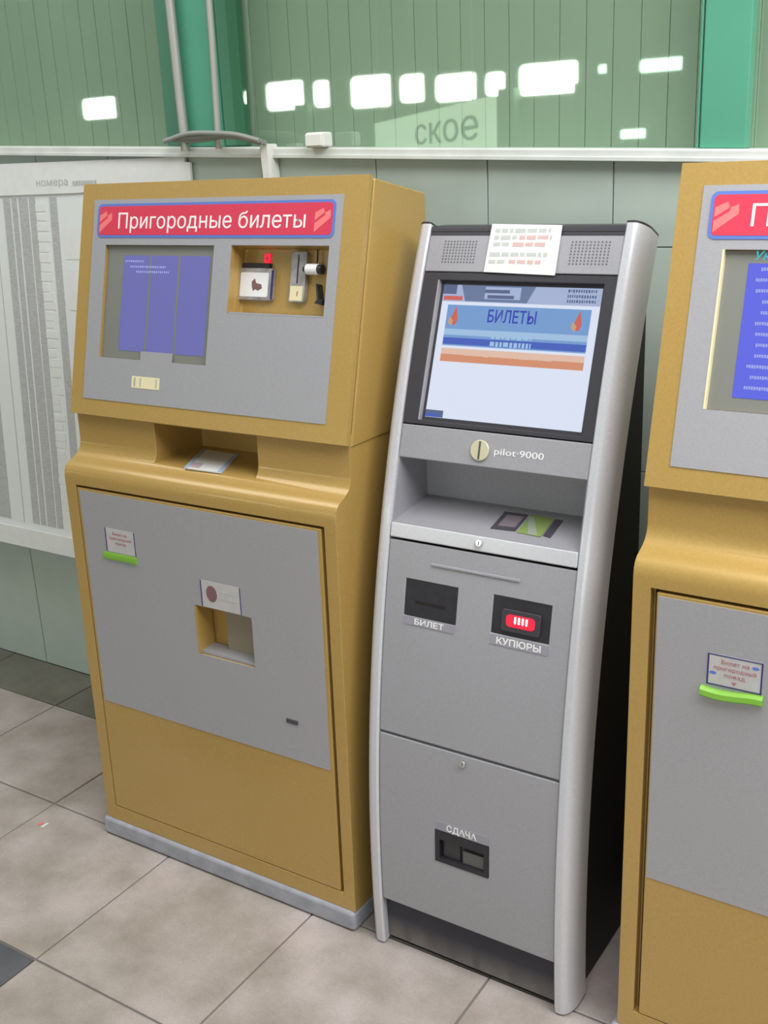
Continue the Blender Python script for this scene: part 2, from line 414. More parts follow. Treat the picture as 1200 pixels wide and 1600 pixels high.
# loose cable bundle, clip and small box on the ledge
o = thing('cable_bundle', 'loose grey cables humped over the ledge below the green post', 'cable', (-.53, .030, ledz(-.53)+.027))
for k in range(3):
    pts = []
    for i in range(15):
        t = i/14; x = -.16+.32*t
        pts.append((x, .012*k-.012, .010 + (.024-.008*k)*math.sin(math.pi*t)**1.4 + .004*math.sin(9*t+k) - .0431*x))
    mk('cable', tube(pts, .006, 8), CABLE, o)
t = thing('cable_duct', 'short white plastic duct hanging from the ledge above the left machine', 'cable duct', (-.382, WY-.012, ledz(-.382)-.16))
f = Fr((0, 0, 0), (1, 0, 0), (0, 0, 1), (0, -1, 0))
mk('duct_body', prism(f, [(-.008, 0), (.022, 0), (.012, .19), (-.018, .19)], -.010, .026), PLAST, t, bevel=.003)
mk('duct_cover', prism(f, [(-.005, .002), (.019, .002), (.009, .188), (-.015, .188)], .026, .029), PLAST, t, bevel=.002)
t = thing('junction_box', 'small white box sitting on the ledge behind the left machine', 'junction box', (-.222, .055, ledz(-.222)+.0215))
mk('box_body', box(f, -.028, .028, .0, .036, -.03, .012), PLAST, t, bevel=.006)
mk('box_lid', box(f, -.024, .024, .004, .032, .012, .016), PLAST, t, bevel=.002)

# ------------------------------------------------------------------ far side of the hall (seen mirrored in the glazing)
hf = Fr((0, -14, 0), (1, 0, 0), (0, 0, 1), (0, 1, 0))
opp = struct('wall_opposite', box(hf, -26, 14, 0, 5, -.2, 0), HALLW)
wins = [(-16.21, -15.28, 2.66, 3.05), (-12.02, -11.86, 2.71, 2.93), (-11.5, -10.67, 2.56, 3.03), (-10.46, -10.12, 2.56, 2.99), (-9.67, -8.87, 2.5, 3.0), (-8.69, -8.22, 2.53, 2.96),
        (-8.01, -7.26, 2.5, 2.91), (-7.1, -6.75, 2.53, 2.88), (-6.51, -5.53, 2.5, 2.95), (-5.22, -5.07, 2.73, 2.86), (-4.58, -3.93, 2.69, 2.88), (-4.85, -4.44, 1.79, 1.93)]
wins += [(-.4+2.3*q, 1.3+2.3*q, 1.0, 3.1) for q in range(5)]  # large unseen windows added for frontal fill and highlights on rounded edges
for k, (a, b, c, d) in enumerate(wins):
    wn = struct('window_%d' % (k+4), box(hf, a-.06, b+.06, c-.05, c, .0, .06), HALLG)
    for q in ((a-.06, a, c, d), (b, b+.06, c, d), (a-.06, b+.06, d, d+.05)): mk('window_frame', box(hf, *q, 0, .06), HALLG, wn)
    dim = .2 if 9 <= k <= 11 else 1
    mk('window_pane', prism(hf, rrect(a, b, c, d, min(.1, (d-c)*.3)), .005, .02), DAY_FILL if k > 11 else DAY if dim == 1 else MATS.get('day_dim') or emis('day_dim', (.8, 1.0, .88), 8), wn)
cl = struct('ceiling', box(XYZ, -26, 14, -14.2, .5, 5.0, 5.1), mat('ceiling_paint', (.55, .60, .54), .8))
for x in (-13.6, -10.57, -6.62, -5.35, -3.75):
    mk('hall_pier', box(hf, x-.14, x+.14, 0, 2.62, 0, .3), HALLG, opp, bevel=.01)
# hall sign: letters face the other way round here and read correctly in the glass
A = Vector((-4.17, .38-7.0, 0)); B = Vector((-1.92, .38-4.5, 0))
ex = (B-A).normalized(); en = Vector((ex.y, -ex.x, 0)); en = en if en.y > 0 else -en
sf = Fr(A, ex, (0, 0, -1), en)
L = (B-A).length
t = thing('hall_sign', 'pale green hanging sign with dark letters mirrored in the glazing', 'sign', (0, 0, 0))
mk('sign_board', box(sf, -1.6, L*.97, -2.03, -1.55, -.03, 0), SIGNBG, t, bevel=.004)
mk('lettering', text_bm('ское', sf, L*.20, -1.775, .215, L*.66, n=.001, thick=.004, bold=.01), SIGNTX, t)
for uu in (-1.3, L*.8): mk('hanger_rod', tube([sf.p(uu, -1.98, -.015), sf.p(uu, -5.0, -.015)], .006, 6), PIPE, t)

# ------------------------------------------------------------------ timetable board leaning off the wall at its foot
t = thing('timetable_board', 'white timetable board with grey columns of print left of the machines', 'timetable', (-1.42, .076, .45))
bf, BL = dzframe((-.076, 1.644), (.002, .457))
def loc(fr, org): return Fr(fr.o - Vector(org), fr.ex, fr.es, fr.en)
bf = loc(bf, (-1.42, .076, .45))
bd = mk('board_panel', box(bf, -2.0, -.954, .012, 1.153, -.012, 0), SHEETBG, t, bevel=.002)
mk('bottom_rail', box(bf, -2.0, -.954, 1.085, 1.153, 0, .012), PAPER, t, bevel=.003)
cols = [(-1.7124, -1.5451), (-1.4342, -1.4031), (-1.3953, -1.3720), (-1.3632, -1.3233), (-1.3165, -1.2902), (-1.2260, -1.1949)]
for a, b in cols:
    mk('timetable_sheet', box(bf, a, b, .03 if a > -1.6 else .12, 1.065, 0, .0015), TTABLE, t)
mk('fold_line', box(bf, -1.4804, -1.4775, .05, 1.07, 0, .001), INKG, t)
rng = random.Random(3)
for i in range(34):
    s0 = .05 + i*.029
    mk('destination_note', box(bf, -1.2864+rng.uniform(-.006, .004), -1.2474+rng.uniform(-.012, .012), s0, s0+rng.uniform(.018, .027), 0, .0014), PAPER, t)
for s0, s1 in ((.12, .21), (.24, .36), (.42, .5)):
    mk('side_note', box(bf, -1.1725, -1.0218, s0, s1, 0, .0014), INKG if s0 == .9 else PAPER, t)
hd = mk('header_strip', prism(bf, [(-1.95, -.073), (-.676, -.064), (-.676, -.050), (-.658, -.049), (-.658, .0), (-1.0996, .022), (-1.95, .026)], -.004, .006), PAPER, t, bevel=.001)
mk('lettering', text_bm('номера', bf, -1.2698, -.001, .022, .135, n=.006), INKG, hd)
mk('print_marks', scribble(bf, -1.1142, -1.0120, -.012, .014, .006, .007, rng), INKG, hd)

# ------------------------------------------------------------------ gold ticket machines
HT, HB = (.3574, 1.7001), (.4887, 1.1817)
LT, LB = (.534, 1.0634), (.548, .1095)
HF, HL = dzframe(HT, HB)
LF, LL = dzframe(LT, LB)
W2 = .40
def gold_machine(loc_, rz, label, mr):
    t = thing('ticket_machine', label, 'ticket machine', loc_, rz, 'gold ticket machines')
    HN = HF.en
    def hd(p, n): return (-(HF.p(0, p, n).y), HF.p(0, p, n).z)
    # ---- plinth
    mk('plinth', box(XYZ, -.410, .398, -.556, -.03, .047, .098), PLINTH, t, bevel=.010, segs=3)
    # ---- lower body with cove neck
    prof = [(.02, .098), (LB[0], .098), (LB[0], .1095), (.5352, 1.035), (.5338, 1.049), (.529, 1.059), (.521, 1.0665), (.510, 1.0715), (.496, 1.0775), (.484, 1.0855), (.476, 1.097), (.4725, 1.112), (.471, 1.20), (.02, 1.20)]
    niche = box(XYZ, -.145, .155, -.60, -.315, 1.0835, 1.21)
    d0, d1 = LL*.053, LL*.967
    du0, du1 = .0388-W2, .7582-W2
    gapr = .009
    doorcut = box(LF, du0-(.004 if mr else .0012), du1+gapr, d0-.006, d1+.0012, -.02, .05)
    slotcut = lambda: box(LF, -.011, .156, LL*.300, LL*.428, -.055, .05)
    mk('lower_body', extr(prof, -.397, .397), GOLD, t, bevel=.004, cuts=[niche, doorcut, slotcut()])
    mk('door_gap', box(LF, du0-.001, du1+gapr-.001, d0-.005, d1+.001, -.0198, -.0185), GAP, t, cuts=[slotcut()])
    dr = mk('lower_door', box(LF, (du0+.006) if mr else du0, du1 if not mr else du1+.004, d0, d1, -.018, 0), GOLD, t, bevel=.003, cuts=[slotcut()])
    mk('door_plate', box(LF, du0+.010, du1-.009, d0+.006, LL*.6418, 0, .0015), GREY, dr, cuts=[slotcut()])
    # delivery slot
    sb = mk('slot_flap', box(LF, .048, .150, LL*.312, LL*.42, -.040, -.036), mat('smoked_flap', (.26, .22, .16), .4) if 'smoked_flap' not in MATS else MATS['smoked_flap'], t, label='smoked flap inside the delivery slot')
    mk('slot_shelf', box(LF, -.008, .153, LL*.420, LL*.427, -.052, -.004), GREY, t)
    mk('slot_edge', box(LF, -.011, -.0065, LL*.302, LL*.427, -.05, .0025), GOLD, t)
    mk('door_badge', box(LF, .236, .268, LL*.536, LL*.547, .0015, .004), DARKP, t, bevel=.001)
    # stickers on the door
    def sticker(u0, u1, s0, s1, red=False, text=None):
        st = mk('sticker', box(LF, u0, u1, s0, s1, .0015, .0022), STICK, t)
        e = .0028
        for q in ((u0, u0+e, s0, s1), (u1-e, u1, s0, s1)): mk('sticker_border', box(LF, *q, .0022, .0027), INKB, st)
        if red:
            for q in ((u0, u1, s0, s0+.002), (u0, u1, s1-.002, s1)): mk('sticker_border', box(LF, *q, .0022, .0027), INKB, st)
        return st
    if mr:
        st = sticker(-.262, -.171, LL*.147, LL*.206, True)
        cu = -.216
        for k, (tx, wd) in enumerate((('Билет на', .046), ('пригородный', .070), ('поезд', .034))):
            mk('lettering', text_bm(tx, LF, cu, LL*.147+.0155+.0115*k, .0075, wd, n=.0023, align='CENTER', thick=.0004), INKR, st)
        mk('arrow_mark', prism(LF, [(cu-.004, LL*.147+.045), (cu+.004, LL*.147+.045), (cu, LL*.147+.051)], .0022, .0028), INKR, st)
        for a, b in ((-.252, .034), (-.183, .012)): mk('flourish', prism(LF, disc(a, LL*.147+b, .006, 10, .003), .0022, .0026), BLUE, st)
        us = (-.270, -.167)
    else:
        st = sticker(-.278, -.181, LL*.146, LL*.208)
        for k, (tx, wd) in enumerate((('Билет на', .046), ('пригородный', .070), ('поезд', .034))):
            mk('lettering', text_bm(tx, LF, -.2295, LL*.146+.0155+.0115*k, .0075, wd, n=.0023, align='CENTER', thick=.0004), INKR, st)
        us = (-.289, -.181)
        st = sticker(.013, .130, LL*.231, LL*.298)
        mk('hand_mark', prism(LF, disc(.045, LL*.262, .016, 14, .020), .0022, .0027), BROWN, st)
        mk('print_marks', scribble(LF, .070, .118, LL*.252, .005, .0022, .0027, random.Random(5)), INKG, st)
        mk('print_marks', scribble(LF, .070, .118, LL*.268, .005, .0022, .0027, random.Random(6)), INKG, st)
    g0, g1 = (LL*.2105, LL*.228)
    bm = bmesh.new(); prof2 = [(g0, 0), (g0, .006 if mr else .003), (g0+.004, .011 if mr else .004), (g1-.004, .012 if mr else .005), (g1, .008 if mr else .004), (g1, 0)]
    k = len(prof2); n = 9
    rings = []
    for i in range(n):
        x = us[0]+(us[1]-us[0])*i/(n-1); wv = (.003*math.sin(i/(n-1)*math.pi*1.6)) if mr else 0
        rings.append([bm.verts.new(LF.p(x, s+wv, .0015+nn)) for s, nn in prof2])
    for A_, B_ in zip(rings, rings[1:]):
        for j in range(k): bm.faces.new((A_[j], A_[(j+1) % k], B_[(j+1) % k], B_[j]))
    bm.faces.new(rings[0]); bm.faces.new(rings[-1][::-1])
    mk('lime_strip', bm, LIME, t, label='lime green plastic strip under the sticker')
    # ---- head
    su0, su1, ss0, ss1 = .0854-W2, .4153-W2, HL*.2606, HL*.7423
    ru0, ru1, rs0, rs1 = .4637-W2, .7193-W2, HL*.2593, HL*.5294
    scut = lambda: box(HF, su0, su1, ss0, ss1, -.0125, .05)
    rcut = lambda: box(HF, ru0, ru1, rs0, rs1, -.047, .05)
    a, b = hd(0.002, -.0205), hd(HL-.002, -.0205)
    hprof = [a, b, (.468, 1.172), (.142, 1.172), (.142, 1.655)]
    mk('head_body', extr(hprof, -W2, W2), GOLD, t, bevel=.005, segs=3, cuts=[scut(), rcut()])
    mk('head_seam', box(HF, -W2+.006, W2-.006, .008, HL-.008, -.021, -.0135), GOLD, t, cuts=[scut(), rcut()])
    hp = mk('head_door', box(HF, -W2, W2, 0, HL, -.0135, 0), GOLD, t, bevel=.005, segs=3, cuts=[scut(), rcut()])
    mk('face_plate', box(HF, .0411-W2, .7454-W2, HL*.0697, HL*.9282, 0, .0016), GREY, hp, cuts=[scut(), rcut()])
    # banner
    bu0, bu1, bs0, bs1 = .0563-W2, .7282-W2, HL*.0884, HL*.2303
    bn = mk('banner', prism(HF, rrect(bu0, bu1, bs0, bs1, .012), .0016, .003), BLUE, t)
    e = .0055
    mk('banner_field', prism(HF, rrect(bu0+e, bu1-e, bs0+e, bs1-e, .008), .003, .0034), RED, bn)
    H = bs1-bs0
    base = bs0 + H*.735
    mk('lettering', text_bm('Пригородные билеты', HF, -.276, base, H*.47, .532, n=.0034, thick=.0004, bold=.012), WHITE, bn)
    for ox_, sgn in ((bu0+.008, 1), (bu1-.008, -1)):
        for poly in ([(0, .34), (.021, .22), (.025, .34), (0, .55)], [(.0, .62), (.026, .42), (.0265, .34), (.040, .27), (.041, .48), (.030, .58), (0, .86)]):
            mk('emblem', prism(HF, [((ox_+sgn*x*.95) if sgn > 0 else (ox_-.041+x*.95), bs0+H*y) for x, y in poly], .0034, .0038), PINK, bn)
    # screen
    sc_ = mk('screen', box(HF, su0+.0005, su1-.0005, ss0+.0005, ss1-.0005, -.0123, -.008), SCRF, t)
    n0, n1 = -.008, -.0074
    if mr:
        du = -.274
        mk('display_field', box(HF, du, su1-.03, HL*.298, HL*.70, n0, n1), DISPB2, sc_)
        mk('lettering', text_bm('Укажите станцию', HF, du+.008, HL*.287, .0135, .20, n=n0, shear=.25, thick=.0005, bold=.01), CYAN, sc_)
        rg = random.Random(11); bm = bmesh.new()
        for i in range(12):
            s0 = HL*.31 + i*(HL*.385)/12
            mk('station_name', scribble(HF, du+.012+rg.uniform(0, .02), du+.085, s0, .0058, n1, n1+.0004, rg, wmin=.0022, wmax=.0034, gap=.0012), DISPTXT, sc_)
            mk('station_name', scribble(HF, du+.110+rg.uniform(0, .02), du+.175, s0, .0058, n1, n1+.0004, rg, wmin=.0022, wmax=.0034, gap=.0012), DISPTXT, sc_)
        bm.free()
        mk('screen_trim', box(HF, su0-.001, su0+.0022, ss0, ss1, -.02, .0025), CREAM, t)
    else:
        for a, b in ((-.262, -.181), (-.174, -.094), (-.087, -.001)):
            mk('display_column', box(HF, a, b, HL*.302, HL*.707, n0, n1), DISPB, sc_)
        rg = random.Random(8)
        for s0, u0, u1 in ((HL*.322, -.256, -.20), (HL*.345, -.24, -.13), (HL*.366, -.22, -.12)):
            mk('display_text', scribble(HF, u0, u1, s0, .005, n1, n1+.0004, rg, wmin=.002, wmax=.005, gap=.003), DISPTXT, sc_)
        mk('label_card', box(HF, -.186, -.088, HL*.705, HL*.765, -.004, -.0032), GREY, t)
    # asset label
    al = mk('asset_label', box(HF, -.203, -.117, HL*.812, HL*.862, .0016, .0024), CREAM, t)
    for a in (-.195, -.177, -.128): mk('label_mark', box(HF, a, a+.004, HL*.818, HL*.856, .0024, .0028), INKG if a != -.195 else GREY, al)
    # payment recess
    rb = -.0465
    mk('recess_floor', box(HF, ru0+.001, ru1-.001, rs1-.004, rs1-.0005, -.045, -.001), GREY, t)
    ba = mk('bill_acceptor', prism(HF, rrect(.056, .153, HL*.338, HL*.466, .006), rb, rb+.012), SILVERP, t, bevel=.002)
    mk('bill_slot', box(HF, .066, .140, HL*.318, HL*.343, rb, rb+.010), BLACK, ba)
    mk('bill_picture', prism(HF, rrect(.066, .142, HL*.356, HL*.452, .004), rb+.012, rb+.0126), WHITE, ba)
    mk('bill_motif', prism(HF, [(.098, HL*.392), (.106, HL*.38), (.110, HL*.398), (.124, HL*.402), (.127, HL*.418), (.116, HL*.428), (.108, HL*.422), (.103, HL*.43), (.099, HL*.412)], rb+.0126, rb+.013), BROWN, ba)
    for uu in (.056, .1515): mk('acceptor_edge', box(HF, uu-.001, uu+.0025, HL*.345, HL*.460, rb+.01, rb+.0135), INKB, ba)
    mk('red_lamp', box(HF, .120, .135, HL*.279, HL*.318, rb, rb+.004), REDLED, t)
    mk('lamp_digit', box(HF, .1265, .1285, HL*.290, HL*.307, rb+.004, rb+.0043), INKD, t)
    cr = mk('card_reader', prism(HF, rrect(.200, .240, HL*.27, HL*.468, .005), rb, rb+.014), SILVERP, t, bevel=.002)
    mk('card_slot', box(HF, .2185, .2215, HL*.285, HL*.395, rb+.014, rb+.0146), BLACK, cr)
    mk('reader_label', box(HF, .204, .236, HL*.405, HL*.462, rb+.014, rb+.0148), CREAM, cr)
    mk('reader_mark', box(HF, .222, .2245, HL*.425, HL*.445, rb+.0148, rb+.0152), INKR, cr)
    kb = mk('coin_knob', prism(Fr(HF.p(.248, HL*.341, rb+.02), HF.en, HF.es, HF.ex), disc(0, 0, .0115, 16), 0, .030), WHITE, t, bevel=.002)
    mk('knob_collar', prism(Fr(HF.p(.276, HL*.341, rb+.02), HF.en, HF.es, HF.ex), disc(0, 0, .010, 16), 0, .012), BLACK, kb)
    mk('knob_axle', prism(Fr(HF.p(.240, HL*.341, rb+.02), HF.en, HF.es, HF.ex), disc(0, 0, .006, 12), 0, .01), BLACK, kb)
    mk('hanging_wire', tube([HF.p(.262, HL*.262, rb+.008), HF.p(.265, HL*.30, rb+.010), HF.p(.266, HL*.325, rb+.012)], .0016, 6), BLACK, t)
    mk('lever', prism(HF, [(.272, HL*.395), (.276, HL*.395), (.284, HL*.455), (.292, HL*.455), (.292, HL*.476), (.272, HL*.470), (.279, HL*.455)], rb, rb+.02), BLACK, t, bevel=.001)
    return t
gold_machine((-.2027, 0, 0), .0012, 'left gold ticket machine with grey panels and blue three-column screen', False)
gold_machine((1.2297, -.0225, 0), -.0116, 'right gold ticket machine cut off by the photo edge with station list screen', True)

# ticket card on the shelf of the left machine
t = thing('ticket_card', 'white card lying on the shelf niche of the left gold machine', 'card', (-.2027-.024, -.42, 1.0840))
cf = XYZ
poly = [(-.044+.024, -.493+.42), (-.116+.024, -.349+.42), (.0+.024, -.355+.42), (.063+.024, -.490+.42)]
tilt = Matrix.Rotation(math.radians(0), 4, 'X')
mk('card_sheet', prism(cf, poly, 0, .003), PAPER, t)
def shr(p, k): 
    c = (sum(q[0] for q in p)/4, sum(q[1] for q in p)/4); return [(c[0]+(q[0]-c[0])*k, c[1]+(q[1]-c[1])*k) for q in p]
mk('card_print', prism(cf, [(-.012, -.066), (-.03, -.03), (.0, -.03), (.018, -.066)], .003, .0034), INKR if False else mat('ink_faded_pink', (.55, .42, .45), .6), t)
for q in ([poly[0], poly[1], (poly[1][0]+.012, poly[1][1]), (poly[0][0]+.012, poly[0][1])], [poly[3], poly[2], (poly[2][0]-.012, poly[2][1]), (poly[3][0]-.012, poly[3][1])]):
    mk('card_edge', prism(cf, q, .003, .0034), mat('card_blue_edge', (.38, .50, .66), .6) if 'card_blue_edge' not in MATS else MATS['card_blue_edge'], t)

# ------------------------------------------------------------------ silver payment kiosk
KD = [.2562, .2895, .3962, .4136, .4517, .4619, .5319, .5493, .5484]
KZ = [1.594, 1.507, 1.2161, 1.1502, 1.0212, .9907, .579, .1695, .0466]
def polyfit(xs, ys, deg):
    n = deg+1; M = [[sum(x**(i+j) for x in xs) for j in range(n)] + [sum(y*x**i for x, y in zip(xs, ys))] for i in range(n)]
    for i in range(n):
        p = max(range(i, n), key=lambda r: abs(M[r][i])); M[i], M[p] = M[p], M[i]
        for r in range(n):
            if r != i:
                f_ = M[r][i]/M[i][i]
                M[r] = [a-f_*b for a, b in zip(M[r], M[i])]
    return [M[i][n]/M[i][i] for i in range(n)]
KC = polyfit(KZ, KD, 3)
def kd(z): return sum(c*z**i for i, c in enumerate(KC))
def kn(z):
    dz = sum(i*c*z**(i-1) for i, c in enumerate(KC) if i)   # d(depth)/dz
    v = Vector((0, -1, -dz)); return v.normalized()           # outward normal in local coords
def kp(u, z, n): 
    return Vector((u, -kd(z), z)) + kn(z)*n
def kbox(u0, u1, z0, z1, n0, n1, steps=None, bm=None):
    bm = bm or bmesh.new(); steps = steps or max(1, int(abs(z1-z0)/.03))
    rings = []
    for i in range(steps+1):
        z = z0+(z1-z0)*i/steps
        rings.append([bm.verts.new(kp(u, z, n)) for u, n in ((u0, n0), (u1, n0), (u1, n1), (u0, n1))])
    for a, b in zip(rings, rings[1:]):
        for j in range(4): bm.faces.new((a[j], a[(j+1) % 4], b[(j+1) % 4], b[j]))
    bm.faces.new(rings[0]); bm.faces.new(rings[-1][::-1]); return bm
def kfr(z):
    n = kn(z); ex = Vector((1, 0, 0)); es = ex.cross(n)
    if es.z > 0: es = -es
    return Fr(kp(0, z, 0), ex, es, n)
kt = thing('payment_kiosk', 'tall silver payment kiosk with bright white screen between the gold machines', 'kiosk', (.484, 0, 0), -.0064)
KW = .2066; TOPZ = 1.594
# carcass: side panels, back, top
def kprof(z0, z1, n, dback, steps=24):
    pr = [(-kp(0, z0+(z1-z0)*i/steps, n).y, kp(0, z0+(z1-z0)*i/steps, n).z) for i in range(steps+1)]
    return pr + [(dback, pr[-1][1]), (dback, pr[0][1])]
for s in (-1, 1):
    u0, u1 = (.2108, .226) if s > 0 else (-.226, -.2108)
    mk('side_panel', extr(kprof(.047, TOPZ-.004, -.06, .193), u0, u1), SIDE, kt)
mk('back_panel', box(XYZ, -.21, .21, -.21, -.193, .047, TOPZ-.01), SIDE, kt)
pr = kprof(TOPZ-.012, TOPZ-.002, .0, .193, 2)
mk('top_panel', extr(pr, -.21, .21), BEZEL, kt, bevel=.002)
# rails
def rail(sg):
    sec = [(KW, -.05), (KW, .002), (KW+.003, .006), (KW+.0135, .0065)]
    for i in range(1, 9):
        a = math.radians(90*i/8); sec.append((KW+.0135+.0235*math.sin(a), -.040+.0465*math.cos(a)))
    sec += [(KW+.037, -.072), (KW+.030, -.078), (KW+.010, -.078), (KW+.006, -.05)]
    bm = bmesh.new(); rings = []; N = 60
    for i in range(N+1):
        z = .052+(TOPZ+.002-.052)*i/N
        rings.append([bm.verts.new(kp(sg*u, z, n)) for u, n in sec])
    k = len(sec)
    for A_, B_ in zip(rings, rings[1:]):
        for j in range(k): bm.faces.new((A_[j], A_[(j+1) % k], B_[(j+1) % k], B_[j]))
    bm.faces.new(rings[0]); bm.faces.new(rings[-1][::-1])
    r = mk('side_rail', bm, RAIL, kt, sharp=28)
    # dark cap on top of the rail
    bm = bmesh.new()
    lo = [bm.verts.new(kp(sg*u, TOPZ+.002, n)+Vector((0, 0, 0))) for u, n in sec]
    hi = [bm.verts.new(kp(sg*u, TOPZ+.002, n)+Vector((0, .001, .004))) for u, n in sec]
    for j in range(k): bm.faces.new((lo[j], lo[(j+1) % k], hi[(j+1) % k], hi[j]))
    bm.faces.new(lo[::-1]); bm.faces.new(hi)
    mk('rail_cap', bm, BEZEL, r)
rail(1); rail(-1)
z0_, z1_, z2_, z3_, z4_, z5_, z6_, z7_, z8_ = KZ
e = .0012
mk('top_strip', kbox(-KW+e, KW-e, 1.5755, 1.5935, -.012, -.001), BEZEL, kt)
sp = mk('speaker_panel', kbox(-KW+e, KW-e, z1_+.001, 1.5755, -.012, 0), KPANEL, kt, bevel=.0015)
# speaker perforation, one grille each side
f0 = kfr(1.545)
for c0, c1 in ((-.168, -.098), (.106, .180)):
    bm = bmesh.new()
    nx, nz = 11, 8
    for i in range(nx):
        for j in range(nz):
            u = c0+(c1-c0)*i/(nx-1); v = -.021+.042*j/(nz-1)
            prism(f0, disc(u, v, .0018, 6), -.002, .0006, bm)
    g_ = mk('speaker_grille', bm, mat('grille_hole', (.13, .13, .14), .6) if 'grille_hole' not in MATS else MATS['grille_hole'], sp); g_['kind'] = 'stuff'
# screen bezel with a recessed monitor
mon = lambda: kbox(-.170, .182, 1.226, 1.492, -.02, .05, 2)
bz = mk('screen_bezel', kbox(-KW+e, KW-e, z2_+.001, z1_-.001, -.014, -.0005), BEZEL, kt, bevel=.0015, cuts=[mon()])
mk('monitor_trim', kbox(-.1700, -.1675, 1.226, 1.492, -.012, .0005, 1), GREY, bz)
MF, ML_ = dzframe((.2975, 1.485), (.390, 1.2335))
MF.o += MF.en*-.009
ds = mk('display', box(MF, -.170, .182, -.008, ML_+.009, -.004, -.001), BEZEL, kt)
def dsp(name, u0, u1, a, b, m, lev=1, poly=None):
    n0, n1 = -.001, .0002*lev
    bm = prism(MF, [(u, v*ML_) for u, v in poly], n0, n1) if poly else box(MF, u0, u1, a*ML_, b*ML_, n0, n1)
    return mk(name, bm, m, ds)
dl, dr_ = -.1605, .1765; dw = dr_-dl
U = lambda x: dl+dw*x
dsp('display_page', dl, dr_, 0, 1, DWHITE, 1)
dsp('display_header', dl, dr_, 0, .125, DLAV, 2)
dsp('display_header_tab', 0, 0, 0, 0, DGREY, 3, [(U(.12), 0), (U(.60), 0), (U(.555), .12), (U(.155), .12)])
dsp('display_header_block', U(.28), U(.51), .01, .10, DLAV, 4)
dsp('display_header_block', U(.28), U(.44), .03, .055, DGREY2, 5)
dsp('display_header_block', U(.30), U(.47), .07, .095, DGREY2, 5)
dsp('display_logo', U(.0), U(.09), .0, .07, DGREY2, 4)
dsp('display_logo', U(.01), U(.135), .085, .115, DFLAME, 5)
rg = random.Random(2)
for s in (.012, .05, .085):
    b_ = scribble(MF, U(.80), U(.97), s*ML_, .006, .0004, .001, rg, wmin=.0015, wmax=.004, gap=.002)
    mk('display_text', b_, DGREY2, ds)
grad = [(.15, .33, DSKY), (.33, .375, DSKY2), (.375, .395, DSKY), (.395, .445, DBLUE), (.445, .455, DSKY)]
for a, b, m_ in grad: dsp('display_band', U(.045), U(.955), a, b, m_, 2)
mk('lettering', text_bm('БИЛЕТЫ', MF, U(.475), .268*ML_, .0245, .104, n=.0004, align='CENTER', thick=.0004, bold=.02), DNAVY, ds)
for q in (.355, .41): mk('display_text', scribble(MF, U(.36), U(.62), q*ML_, .010, .0004, .0009, rg, wmin=.004, wmax=.012, gap=.003), DSKY2, ds)
for cx in (.095, .88):
    dsp('display_flame', 0, 0, 0, 0, DFLAME, 4, [(U(cx), .30), (U(cx-.02), .26), (U(cx), .19), (U(cx+.012), .16), (U(cx+.018), .20), (U(cx+.028), .26), (U(cx+.015), .30)])
    dsp('display_flame', 0, 0, 0, 0, DFLAMEY, 5, [(U(cx-.01), .31), (U(cx-.035), .28), (U(cx-.025), .24), (U(cx+.0), .27)])
dsp('display_bar', U(.045), U(.955), .475, .52, DPEACH, 2)
dsp('display_bar', U(.045), U(.955), .52, .575, DORANGE, 3)
mk('display_text', scribble(MF, U(.20), U(.76), .505*ML_, .006, .0006, .001, rg, wmin=.01, wmax=.03, gap=.002), DPEACH, ds)
dsp('display_corner', dl, U(.12), .945, .998, DGREY2, 2)
dsp('display_corner', dl, U(.10), .975, .998, DBLUE, 3)
# header panel with coin emblem and name
hp = mk('name_panel', kbox(-KW+e, KW-e, z3_, z2_-.001, -.02, 0), KPANEL, kt, bevel=.0025)
fc = kfr(1.1805)
cb = mk('coin_emblem', prism(fc, disc(-.0215, 0, .0205, 28), 0, .005), COIN, kt, bevel=.002)
mk('emblem_slit', box(fc, -.0235, -.0195, -.018, .018, .005, .0056), INKD, cb)
mk('lettering', text_bm('pilot·9000', fc, .009, .004, .013, .104, n=.0002, thick=.0006, bold=.01), WHITE, kt)
# niche with sloping shelf
ZS0, DS0, ZS1, DS1 = z4_, kd(z4_), 1.0405, .310
mk('niche_back', extr([(.310, 1.02), (.296, 1.02), (.296, 1.16), (.310, 1.16)], -KW, KW), KPANEL, kt)
for s in (-1, 1):
    a = sorted((s*(KW+.004), s*(KW-.003)))
    mk('niche_cheek', extr([(.300, 1.0), (.300, 1.16), (kd(1.16)-.002, 1.16), (kd(1.0)-.002, 1.0)], *a), KPANEL, kt)
mk('niche_ceiling', extr([(.300, 1.153), (kd(1.153)-.004, 1.1515), (kd(1.16)-.006, 1.158), (.300, 1.16)], -KW+.003, KW-.003), KPANEL, kt)
SHD = -math.atan2(ZS1-ZS0, DS0-DS1)
mk('shelf', extr([(DS0-.003, ZS0), (DS1, ZS1), (DS1, ZS1-.02), (DS0-.003, ZS0-.02)], -KW+.003, KW-.003), KPANEL, kt)
lp = mk('shelf_lip', kbox(-KW+e, KW-e, z5_+.001, z4_, -.015, .003), RAIL, kt, bevel=.003)
lk = mk('lock', prism(kfr(1.0085), disc(.0015, 0, .0075, 18), .003, .010), CHROME, kt, bevel=.0015)
mk('key_slot', box(kfr(1.0085), .0005, .0025, -.004, .004, .010, .0104), INKD, lk)
